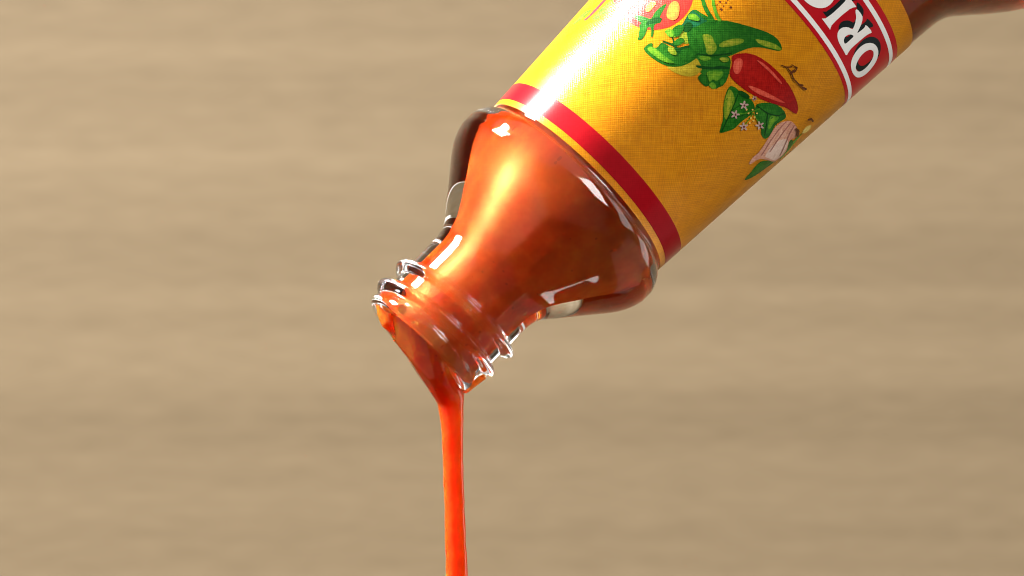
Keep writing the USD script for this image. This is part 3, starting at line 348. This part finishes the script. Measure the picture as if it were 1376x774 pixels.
 ('printed_flower','flower',[[(30.3,74.54),(30.4,74.37),(30,74.14),(29.6,73.95),(29.4,73.87),(29.7,73.83),(30.2,73.76),(30.7,73.63),(30.8,73.47),(30.4,73.37),(29.8,73.39),(29.2,73.48),(29,73.51),(29,73.4),(28.9,73.16),(28.7,72.92),(28.3,72.82),(28,72.92),(27.9,73.17),(28,73.41),(28.1,73.52),(27.8,73.49),(27.2,73.41),(26.6,73.4),(26.2,73.5),(26.4,73.66),(27,73.79),(27.6,73.85),(27.9,73.88),(27.7,73.97),(27.4,74.16),(27.3,74.39),(27.4,74.56),(27.9,74.55),(28.3,74.38),(28.6,74.18),(28.7,74.09),(28.9,74.18),(29.3,74.38),(29.9,74.54)]]),
 ('printed_flower_centre','plum',[[(29.2,73.96),(29.4,73.83),(29.4,73.68),(29.1,73.57),(28.8,73.54),(28.4,73.61),(28.2,73.74),(28.2,73.88),(28.4,73.99),(28.8,74.02)]]),
 ('printed_flower','flower',[[(29.8,76.99),(29.5,76.74),(29.1,76.56),(29.1,76.49),(29.5,76.48),(30.1,76.44),(30.6,76.33),(30.7,76.18),(30.2,76.08),(29.5,76.08),(29,76.12),(28.8,76.11),(28.9,75.96),(28.9,75.71),(28.8,75.48),(28.4,75.4),(28.1,75.53),(27.9,75.78),(27.9,75.99),(27.9,76.06),(27.5,75.97),(26.9,75.86),(26.3,75.83),(26.1,75.93),(26.3,76.11),(26.9,76.27),(27.4,76.35),(27.5,76.4),(27.3,76.5),(26.9,76.68),(26.7,76.89),(26.9,77.03),(27.4,77.01),(27.9,76.86),(28.2,76.7),(28.3,76.67),(28.5,76.81),(28.8,77.04),(29.3,77.2),(29.7,77.18)]]),
 ('printed_flower_centre','plum',[[(28.9,76.53),(29.1,76.4),(29.1,76.25),(28.9,76.14),(28.5,76.11),(28.1,76.18),(27.9,76.31),(27.9,76.45),(28.1,76.56),(28.5,76.59)]]),
 ('printed_flower','flower',[[(37.5,74.16),(37.2,73.99),(37.4,73.95),(37.9,73.99),(38.6,74.0),(39.2,73.92),(39.1,73.77),(38.5,73.65),(37.8,73.6),(37.3,73.59),(37.2,73.54),(37.4,73.37),(37.5,73.12),(37.4,72.91),(37,72.86),(36.6,72.99),(36.3,73.23),(36.2,73.4),(36.1,73.4),(35.7,73.26),(35,73.1),(34.5,73.05),(34.3,73.17),(34.6,73.38),(35.1,73.57),(35.6,73.67),(35.5,73.73),(35.1,73.81),(34.6,73.96),(34.4,74.14),(34.6,74.27),(35.2,74.25),(35.8,74.14),(36.2,74.04),(36.3,74.07),(36.5,74.26),(36.8,74.51),(37.2,74.67),(37.6,74.63),(37.7,74.42)]]),
 ('printed_flower_centre','plum',[[(37.1,73.93),(37.4,73.81),(37.4,73.66),(37.1,73.55),(36.7,73.51),(36.3,73.57),(36,73.69),(36,73.84),(36.3,73.95),(36.7,73.99)]]),
 ('printed_flower','flower',[[(43.1,76.94),(43.4,76.96),(44,77.06),(44.9,77.11),(45.4,77.04),(45.2,76.88),(44.6,76.72),(43.8,76.63),(43.4,76.59),(43.4,76.51),(43.8,76.35),(44,76.12),(43.9,75.92),(43.4,75.89),(42.9,76.02),(42.5,76.22),(42.4,76.33),(42.1,76.27),(41.7,76.08),(41.1,75.89),(40.5,75.84),(40.4,75.98),(40.7,76.22),(41.2,76.43),(41.5,76.54),(41.3,76.57),(40.7,76.62),(40.1,76.74),(39.9,76.9),(40.3,77.02),(41,77.03),(41.6,76.96),(42,76.91),(42.1,76.99),(42.1,77.22),(42.4,77.48),(42.8,77.63),(43.2,77.57),(43.3,77.34),(43.2,77.08)]]),
 ('printed_flower_centre','plum',[[(43.1,76.87),(43.4,76.75),(43.4,76.6),(43.1,76.48),(42.7,76.44),(42.2,76.49),(42,76.61),(42,76.76),(42.2,76.87),(42.7,76.92)]]),
 ('printed_flower','flower',[[(29.8,79.09),(30.2,79.16),(30.6,79.19),(30.8,79.14),(30.7,79.04),(30.3,78.94),(30,78.88),(29.9,78.85),(30,78.8),(30.2,78.7),(30.4,78.57),(30.3,78.48),(30,78.47),(29.7,78.55),(29.5,78.66),(29.4,78.7),(29.3,78.63),(29.1,78.49),(28.8,78.39),(28.6,78.38),(28.5,78.48),(28.6,78.63),(28.9,78.75),(28.9,78.8),(28.7,78.81),(28.4,78.83),(28.1,78.89),(28,78.98),(28.2,79.05),(28.6,79.06),(28.9,79.03),(29.1,79.02),(29.1,79.1),(29,79.24),(29.1,79.39),(29.3,79.45),(29.5,79.39),(29.6,79.25),(29.6,79.11),(29.6,79.06)]]),
 ('printed_flower_centre','plum',[[(29.9,79.07),(30.2,78.95),(30.1,78.8),(29.9,78.69),(29.5,78.66),(29.2,78.72),(28.9,78.85),(29,78.99),(29.2,79.1),(29.6,79.13)]]),
 ('printed_peppercorn','brown',[[(-12.4,87.11),(-12.5,86.97),(-12.8,86.87),(-13.2,86.85),(-13.6,86.92),(-13.7,87.05),(-13.7,87.19),(-13.4,87.29),(-13,87.31),(-12.6,87.25)]]),
 ('printed_peppercorn','brown',[[(-7.3,87.55),(-7.6,87.47),(-8,87.49),(-8.3,87.6),(-8.5,87.76),(-8.4,87.9),(-8.1,87.98),(-7.7,87.96),(-7.4,87.85),(-7.3,87.69)]]),
 ('printed_peppercorn','brown',[[(-9.5,86.1),(-9.6,85.93),(-10,85.83),(-10.4,85.82),(-10.8,85.91),(-11,86.07),(-10.9,86.23),(-10.5,86.34),(-10.1,86.35),(-9.7,86.25)]]),
 ('printed_peppercorn','brown',[[(-10.3,87.67),(-10.5,87.58),(-10.8,87.55),(-11.1,87.59),(-11.3,87.7),(-11.4,87.82),(-11.2,87.92),(-10.9,87.95),(-10.6,87.9),(-10.3,87.8)]]),
 ('printed_peppercorn','brown',[[(-10.7,88.39),(-10.9,88.29),(-11.3,88.28),(-11.7,88.36),(-11.9,88.5),(-11.9,88.65),(-11.6,88.74),(-11.3,88.76),(-10.9,88.68),(-10.7,88.54)]]),
 ('printed_peppercorn','brown',[[(-12.7,86.32),(-12.7,86.22),(-12.9,86.13),(-13.1,86.1),(-13.4,86.12),(-13.5,86.19),(-13.5,86.29),(-13.4,86.38),(-13.1,86.42),(-12.9,86.39)]]),
 ('printed_peppercorn','brown',[[(-10.1,86.89),(-10.2,86.8),(-10.4,86.76),(-10.7,86.78),(-10.9,86.85),(-11,86.94),(-10.9,87.03),(-10.7,87.07),(-10.4,87.05),(-10.2,86.98)]]),
 ('printed_peppercorn','brown',[[(-14.5,87.79),(-14.6,87.64),(-14.8,87.53),(-15.2,87.49),(-15.6,87.55),(-15.8,87.68),(-15.8,87.82),(-15.5,87.93),(-15.1,87.97),(-14.7,87.91)]]),
 ('printed_bud','gold',[[(32.8,75.88),(32.6,75.94),(32.5,76.07),(32.6,76.22),(32.9,76.31),(33.2,76.3),(33.4,76.19),(33.4,76.04),(33.1,75.92)]]),
 ('printed_bud','gold',[[(35.6,75.72),(35.3,75.8),(35.3,75.94),(35.5,76.08),(35.9,76.15),(36.2,76.12),(36.3,76.01),(36.2,75.86),(35.9,75.74)]]),
 ('printed_bud','gold',[[(32.8,77.0),(32.6,77.09),(32.6,77.24),(32.9,77.37),(33.2,77.42),(33.5,77.38),(33.5,77.25),(33.4,77.11),(33.1,77.01)]]),
 ('printed_bud','gold',[[(35.7,77.34),(35.6,77.45),(35.7,77.59),(36.1,77.69),(36.4,77.71),(36.7,77.64),(36.6,77.5),(36.4,77.38),(36,77.31)]]),
 ('printed_bud','gold',[[(37.1,74.96),(36.9,75.02),(36.9,75.16),(37,75.31),(37.4,75.39),(37.7,75.37),(37.8,75.26),(37.8,75.11),(37.5,74.99)]]),
 ('printed_bud','gold',[[(37.4,75.86),(37.2,75.96),(37.3,76.1),(37.5,76.23),(37.9,76.28),(38.2,76.24),(38.3,76.11),(38.1,75.96),(37.7,75.87)]]),
 ('printed_bud','gold',[[(30.8,75.99),(30.5,76.04),(30.4,76.17),(30.5,76.32),(30.7,76.42),(31,76.42),(31.2,76.32),(31.3,76.18),(31.1,76.04)]]),
 ('printed_bud','gold',[[(36.3,76.49),(36.2,76.59),(36.3,76.74),(36.5,76.86),(36.9,76.9),(37.2,76.84),(37.2,76.71),(37,76.57),(36.6,76.48)]]),
 ('printed_twig','brown',[[(29.1,87.87),(29.1,87.88),(29.1,87.88),(29.1,87.89),(29.2,87.9),(30.8,88.83),(30.9,88.84),(30.9,88.85),(30.9,88.86),(30.9,88.87),(30.9,88.88),(30.9,88.89),(30.9,88.9),(30.9,88.91),(30.9,88.92),(30.9,88.93),(30.9,88.93),(30.9,88.94),(30.9,88.95),(30.8,88.96),(30.8,88.96),(30.8,88.97),(30.8,88.97),(30.8,88.98),(30.7,88.98),(30.7,88.98),(30.7,88.98),(30.7,88.98),(30.6,88.98),(30.6,88.98),(30.6,88.98),(30.6,88.97),(30.6,88.97),(30.5,88.96),(30.5,88.96),(30.5,88.95),(30.5,88.94),(30.4,88.93),(28.8,88.02),(26.4,87.41),(26.3,87.4),(26.3,87.39),(26.3,87.39),(26.3,87.38),(26.3,87.37),(26.2,87.36),(26.2,87.35),(26.2,87.34),(26.2,87.33),(26.2,87.32),(26.2,87.32),(26.2,87.31),(26.2,87.3),(26.2,87.29),(26.2,87.28),(26.2,87.27),(26.3,87.26),(26.3,87.25),(26.3,87.25),(26.3,87.24),(26.3,87.24),(26.3,87.23),(26.4,87.23),(26.4,87.23),(26.4,87.23),(26.4,87.22),(26.4,87.22),(26.5,87.23),(26.5,87.23),(26.5,87.23),(26.5,87.24),(26.6,87.24)]]),
 ('printed_twig','brown',[[(32.8,89.52),(33.5,88.91),(32.1,87.99),(32.1,87.98),(32.1,87.98),(32.1,87.97),(32.1,87.96),(32.1,87.95),(32.1,87.94),(32.1,87.93),(32.1,87.92),(32.1,87.91),(32.1,87.9),(32.1,87.89),(32.1,87.88),(32.1,87.88),(32.1,87.87),(32.2,87.87),(32.2,87.86),(32.2,87.86),(32.2,87.86),(32.2,87.85),(32.3,87.85),(32.3,87.85),(32.3,87.85),(32.4,87.86),(32.4,87.86),(32.4,87.86),(32.4,87.87),(32.4,87.87),(32.5,87.88),(32.5,87.89),(32.5,87.89),(32.5,87.9),(32.5,87.91),(34,88.88),(34,88.88),(34,88.89),(34,88.9),(34,88.91),(34,88.92),(34,88.93),(34,88.94),(34,88.95),(34,88.96),(34,88.97),(33.1,89.71),(33.1,89.71),(33.1,89.72),(33.1,89.73),(33.1,89.73),(33,89.74),(33,89.74),(33,89.75),(33,89.75),(33,89.75),(32.9,89.75),(32.9,89.75),(32.9,89.75),(32.9,89.75),(32.8,89.75),(32.8,89.74),(29.9,89.21),(29.8,89.2),(29.8,89.2),(29.8,89.19),(29.8,89.18),(29.8,89.17),(29.7,89.17),(29.7,89.16),(29.7,89.15),(29.7,89.14),(29.7,89.13),(29.7,89.12),(29.7,89.11),(29.7,89.1),(29.7,89.09),(29.7,89.08),(29.7,89.07),(29.7,89.07),(29.7,89.06),(29.7,89.05),(29.8,89.04),(29.8,89.04),(29.8,89.03),(29.8,89.03),(29.8,89.02),(29.8,89.02),(29.9,89.02),(29.9,89.02),(29.9,89.02),(29.9,89.02),(30,89.02),(30,89.02),(30,89.03)]]),
 ('printed_twig','brown',[[(33.2,87.92),(35.5,87.57),(35.5,87.57),(35.5,87.57),(35.5,87.57),(35.6,87.57),(35.6,87.57),(35.6,87.57),(39.5,87.85),(39.5,87.86),(45.1,88.49),(45.1,88.5),(45.2,88.5),(45.2,88.51),(45.2,88.52),(45.3,88.53),(45.3,88.54),(45.3,88.55),(45.3,88.56),(45.4,88.57),(45.4,88.58),(45.4,88.6),(45.4,88.61),(45.4,88.62),(45.4,88.64),(45.4,88.65),(45.4,88.66),(45.4,88.67),(45.4,88.68),(45.4,88.69),(45.4,88.7),(45.4,88.71),(45.3,88.72),(45.3,88.73),(45.3,88.73),(45.2,88.74),(45.2,88.74),(45.2,88.74),(45.1,88.75),(45.1,88.75),(45,88.74),(45,88.74),(45,88.74),(39.4,88.1),(35.7,87.83),(33.5,88.17),(33.4,88.18),(33.4,88.18),(33.4,88.18),(33.3,88.18),(29.5,88.18),(29.5,88.18),(29.5,88.18),(29.4,88.17),(29.4,88.17),(29.4,88.16),(29.4,88.16),(29.3,88.15),(29.3,88.14),(29.3,88.13),(29.2,88.12),(29.2,88.11),(29.2,88.1),(29.2,88.09),(29.2,88.08),(29.2,88.06),(29.2,88.05),(29.2,88.04),(29.2,88.03),(29.2,88.01),(29.2,88.0),(29.2,87.99),(29.2,87.98),(29.2,87.97),(29.2,87.96),(29.3,87.95),(29.3,87.94),(29.3,87.94),(29.3,87.93),(29.4,87.93),(29.4,87.93),(29.4,87.92),(29.4,87.92)]]),
 ('printed_twig','brown',[[(33.2,88.91),(33.2,88.93),(33.2,88.95),(33.2,88.96),(33.2,88.98),(33.2,88.99),(33.1,89.0),(33.1,89.01),(33.1,89.03),(33,89.03),(33,89.04),(33,89.05),(32.9,89.05),(32.9,89.06),(32.9,89.06),(32.8,89.06),(32.8,89.05),(32.7,89.05),(32.7,89.05),(32.6,89.04),(32.6,89.03),(32.6,89.02),(32.5,89.01),(32.5,89.0),(32.5,88.98),(32.4,88.97),(32.4,88.95),(32.4,88.94),(32.4,88.92),(32.4,88.9),(32.3,88.89),(32.3,88.87),(32.3,88.85),(32.4,88.17),(32.4,88.15),(32.4,88.13),(32.4,88.12),(32.4,88.1),(32.5,88.09),(32.5,88.08),(32.5,88.06),(32.5,88.05),(32.6,88.04),(32.6,88.04),(32.6,88.03),(32.7,88.03),(32.7,88.02),(32.8,88.02),(32.8,88.02),(32.9,88.02),(32.9,88.03),(32.9,88.03),(33,88.04),(33,88.05),(33.1,88.06),(33.1,88.07),(33.1,88.08),(33.2,88.09),(33.2,88.11),(33.2,88.12),(33.2,88.14),(33.2,88.16),(33.3,88.17),(33.3,88.19),(33.3,88.21),(33.3,88.22)]]),
 ('printed_twig','brown',[[(45.4,88.63),(45.4,88.64),(45.5,88.66),(45.5,88.67),(45.5,88.69),(45.6,88.71),(45.6,88.72),(45.6,88.74),(45.7,88.76),(45.7,88.78),(45.7,88.8),(45.7,88.82),(45.7,88.84),(45.7,88.86),(45.7,88.88),(45.7,88.9),(45.7,88.91),(45.6,88.93),(45.6,88.94),(45.6,88.96),(45.5,88.97),(45.5,88.98),(45.5,88.98),(45.4,88.99),(45.4,88.99),(45.3,89.0),(45.2,89.0),(45.2,89.0),(45.1,88.99),(45,88.99),(45,88.98),(44.9,88.97),(44.9,88.96),(42.9,88.55),(42.9,88.54),(42.8,88.52),(42.8,88.51),(42.7,88.49),(42.7,88.48),(42.7,88.46),(42.6,88.44),(42.6,88.42),(42.6,88.4),(42.6,88.38),(42.6,88.36),(42.6,88.34),(42.6,88.32),(42.6,88.3),(42.6,88.29),(42.6,88.27),(42.6,88.25),(42.7,88.24),(42.7,88.23),(42.7,88.22),(42.8,88.21),(42.8,88.2),(42.9,88.19),(42.9,88.19),(43,88.18),(43,88.18),(43.1,88.18),(43.1,88.19),(43.2,88.19),(43.3,88.2),(43.3,88.21),(43.4,88.22)]]),
 ('printed_twig','brown',[[(42.4,88.55),(42.4,88.56),(42.4,88.57),(42.5,88.59),(42.5,88.6),(42.5,88.62),(42.5,88.63),(42.5,88.65),(42.5,88.66),(42.5,88.68),(42.5,88.69),(42.5,88.7),(42.5,88.72),(42.5,88.73),(42.5,88.74),(42.4,88.75),(42.4,88.76),(42.4,88.77),(42.4,88.78),(42.3,88.78),(42.3,88.79),(42.2,88.79),(42.2,88.79),(42.2,88.79),(42.1,88.79),(42.1,88.79),(42,88.79),(42,88.78),(42,88.77),(41.9,88.77),(41.9,88.76),(41.8,88.75),(41.8,88.74),(40,88.07),(39.9,88.05),(39.9,88.04),(39.9,88.03),(39.9,88.01),(39.9,88.0),(39.8,87.99),(39.8,87.97),(39.8,87.96),(39.8,87.94),(39.8,87.93),(39.8,87.91),(39.8,87.9),(39.9,87.89),(39.9,87.88),(39.9,87.87),(39.9,87.86),(39.9,87.85),(40,87.84),(40,87.83),(40,87.83),(40.1,87.82),(40.1,87.82),(40.2,87.82),(40.2,87.82),(40.2,87.83),(40.3,87.83),(40.3,87.83),(40.4,87.84),(40.4,87.85),(40.4,87.86),(40.5,87.87),(40.5,87.88)]]),
 ('printed_twig','brown',[[(65.5,87.06),(67.7,87.27),(67.8,87.28),(68,87.29),(68.1,87.31),(68.2,87.33),(68.3,87.34),(68.4,87.36),(68.5,87.39),(68.6,87.41),(68.7,87.43),(68.8,87.45),(68.8,87.48),(68.9,87.5),(68.9,87.52),(69,87.55),(69,87.57),(69,87.59),(69,87.61),(69,87.63),(68.9,87.65),(68.9,87.66),(68.8,87.67),(68.8,87.69),(68.7,87.69),(68.7,87.7),(68.6,87.71),(68.5,87.71),(68.4,87.71),(68.3,87.71),(68.2,87.7),(68,87.7),(67.9,87.69),(67.8,87.68),(65,87.41),(64.9,87.4),(64.8,87.39),(64.7,87.37),(64.6,87.36),(64.5,87.34),(64.4,87.32),(64.3,87.3),(64.2,87.29),(64.2,87.27),(64.1,87.24),(64,87.22),(64,87.2),(62.9,86.62),(62.8,86.6),(62.8,86.58),(62.8,86.56),(62.7,86.54),(62.7,86.52),(62.8,86.5),(62.8,86.48),(62.8,86.46),(62.8,86.45),(62.9,86.43),(62.9,86.42),(63,86.41),(63,86.4),(63.1,86.4),(63.2,86.39),(63.3,86.39),(63.4,86.39),(63.5,86.39),(63.5,86.4),(63.6,86.41),(63.7,86.41),(63.8,86.43),(63.9,86.44),(64,86.45),(64.1,86.47),(64.2,86.49),(64.3,86.51),(64.4,86.53),(64.5,86.55),(64.5,86.57),(64.6,86.59),(64.6,86.61)]]),
 ('printed_twig','brown',[[(64.8,83.32),(67.3,82.87),(67.4,82.86),(67.5,82.86),(67.6,82.85),(67.7,82.85),(67.8,82.85),(68,82.85),(68.1,82.86),(68.2,82.86),(68.4,82.87),(68.5,82.89),(68.6,82.9),(68.8,82.92),(68.9,82.94),(69,82.96),(69.2,82.99),(69.3,83.01),(69.4,83.04),(69.5,83.06),(69.6,83.09),(69.7,83.12),(69.8,83.15),(69.8,83.17),(69.9,83.2),(69.9,83.23),(70,83.25),(70,83.28),(70,83.3),(69.9,83.32),(69.9,83.34),(69.8,83.35),(69.8,83.37),(69.7,83.38),(66.5,83.86),(66.4,83.87),(66.3,83.88),(66.2,83.89),(66.1,83.89),(66,83.89),(65.9,83.89),(65.7,83.88),(65.6,83.88),(65.5,83.87),(65.4,83.85),(62.5,83.55),(62.4,83.53),(62.3,83.52),(62.2,83.5),(62.1,83.48),(62,83.46),(61.9,83.44),(61.8,83.42),(61.7,83.4),(61.7,83.37),(61.6,83.35),(61.6,83.32),(61.5,83.3),(61.5,83.27),(61.5,83.25),(61.5,83.22),(61.5,83.2),(61.5,83.18),(61.5,83.16),(61.5,83.14),(61.6,83.12),(61.6,83.1),(61.7,83.09),(61.7,83.08),(61.8,83.07),(61.9,83.06),(62,83.06),(62.1,83.06),(62.2,83.06),(62.3,83.06),(62.4,83.07),(62.5,83.08),(62.6,83.09)]]),
]

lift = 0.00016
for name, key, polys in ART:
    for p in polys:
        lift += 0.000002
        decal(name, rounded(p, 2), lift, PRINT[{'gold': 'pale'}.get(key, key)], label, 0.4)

# ---------------------------------------------------------------- hot sauce: the filling and what pours from it
sauce = free('/World', 'hot_sauce'); UsdGeom.Xform.Define(stage, sauce)
tag(sauce, label='glossy orange red hot sauce filling the bottle and running out in a thin stream', category='sauce')
prof = inner_prof[(inner_prof[:, 0] > 74)].copy(); prof[:, 1] += 0.35; prof[-1, 1] -= 0.2
rows = ring_rows(prof)[::-1]
fill = lathe(rows)
fill.vertices = to_world(fill.vertices)
obj('sauce_filling', fill, SAUCE_IN, sauce)

def ball(p, r, n=40): return m3.Manifold.sphere(r, n).translate([float(x) for x in p])
def chain(pts):
    b = [ball(p, r) for p, r in pts]; return sum((m3.Manifold.batch_hull([b[i], b[i + 1]]) for i in range(1, len(b) - 1)), m3.Manifold.batch_hull([b[0], b[1]])) if len(b) > 1 else b[0]
U = unit(72); YM = MOUTH[1]
def px(x, y, d=0.0): return np.array([(x - 688) * U, YM + d, (387 - y) * U])   # a point of the mouth's depth plane, in drawing units
def mouth_disc(t, r, ox=0.0):
    th = np.linspace(0, 2 * np.pi, 40, endpoint=False); u = unit(t)
    return [to_world([r * u * math.cos(a), r * u * math.sin(a), axial(t)]) for a in th]
tip = px(605, 534, -0.0005)
pour = m3.Manifold.batch_hull([ball(p, 0.0003, 12) for p in mouth_disc(73, 58)] + [ball(px(541, 455, -0.0025), 10 * U), ball(px(566, 480, -0.004), 15 * U), ball(px(590, 505, -0.0045), 15 * U), ball(tip, 18.5 * U)])
pour += m3.Manifold.batch_hull([ball(p, 0.0003, 12) for p in mouth_disc(73, 57) + mouth_disc(90, 50)])
stream = chain([(tip, 18.5 * U), (px(606.5, 552), 16.6 * U), (px(608, 580), 14.6 * U), (px(608.7, 620), 13.6 * U), (px(610.5, 670), 13.3 * U), (px(612, 720), 14 * U), (px(614.2, 775), 14.8 * U), (px(616, 850), 15.4 * U), (px(617, 960), 16 * U)])
drips = chain([(px(512, 412, -0.001), 6.5 * U), (px(514, 421, -0.0015), 8 * U), (px(521, 433, -0.002), 9 * U), (px(529, 441, -0.002), 7.5 * U), (px(535, 451, -0.002), 8.5 * U), (px(544, 461, -0.001), 8 * U), (px(556, 472), 8 * U)])
lip = chain([(px(612, 522, -0.001), 9 * U), (px(626, 522), 5.5 * U), (px(638, 515), 4 * U), (px(649, 507), 3.6 * U)])
def liquid(solid, name, material, bumps, rounds):
    g = solid.refine_to_length(0.0006).to_mesh()
    tm = trimesh.Trimesh(g.vert_properties[:, :3], g.tri_verts, process=True)
    tm = trimesh.smoothing.filter_taubin(tm, lamb=0.5, nu=0.51, iterations=rounds)
    q, nn = tm.vertices.copy(), tm.vertex_normals.copy()
    tm.vertices = q + nn * ((meshkit.fbm(q / 0.003, 3, 5) - 0.5) * bumps)[:, None]
    return obj(name, tm, material, sauce)
liquid(pour + stream, 'pouring_stream', SAUCE_OUT, 0.0003, 30)
liquid(drips, 'sauce_film', SAUCE_FILM, 0.0008, 25)
liquid(lip, 'sauce_film', SAUCE_FILM, 0.0005, 12)
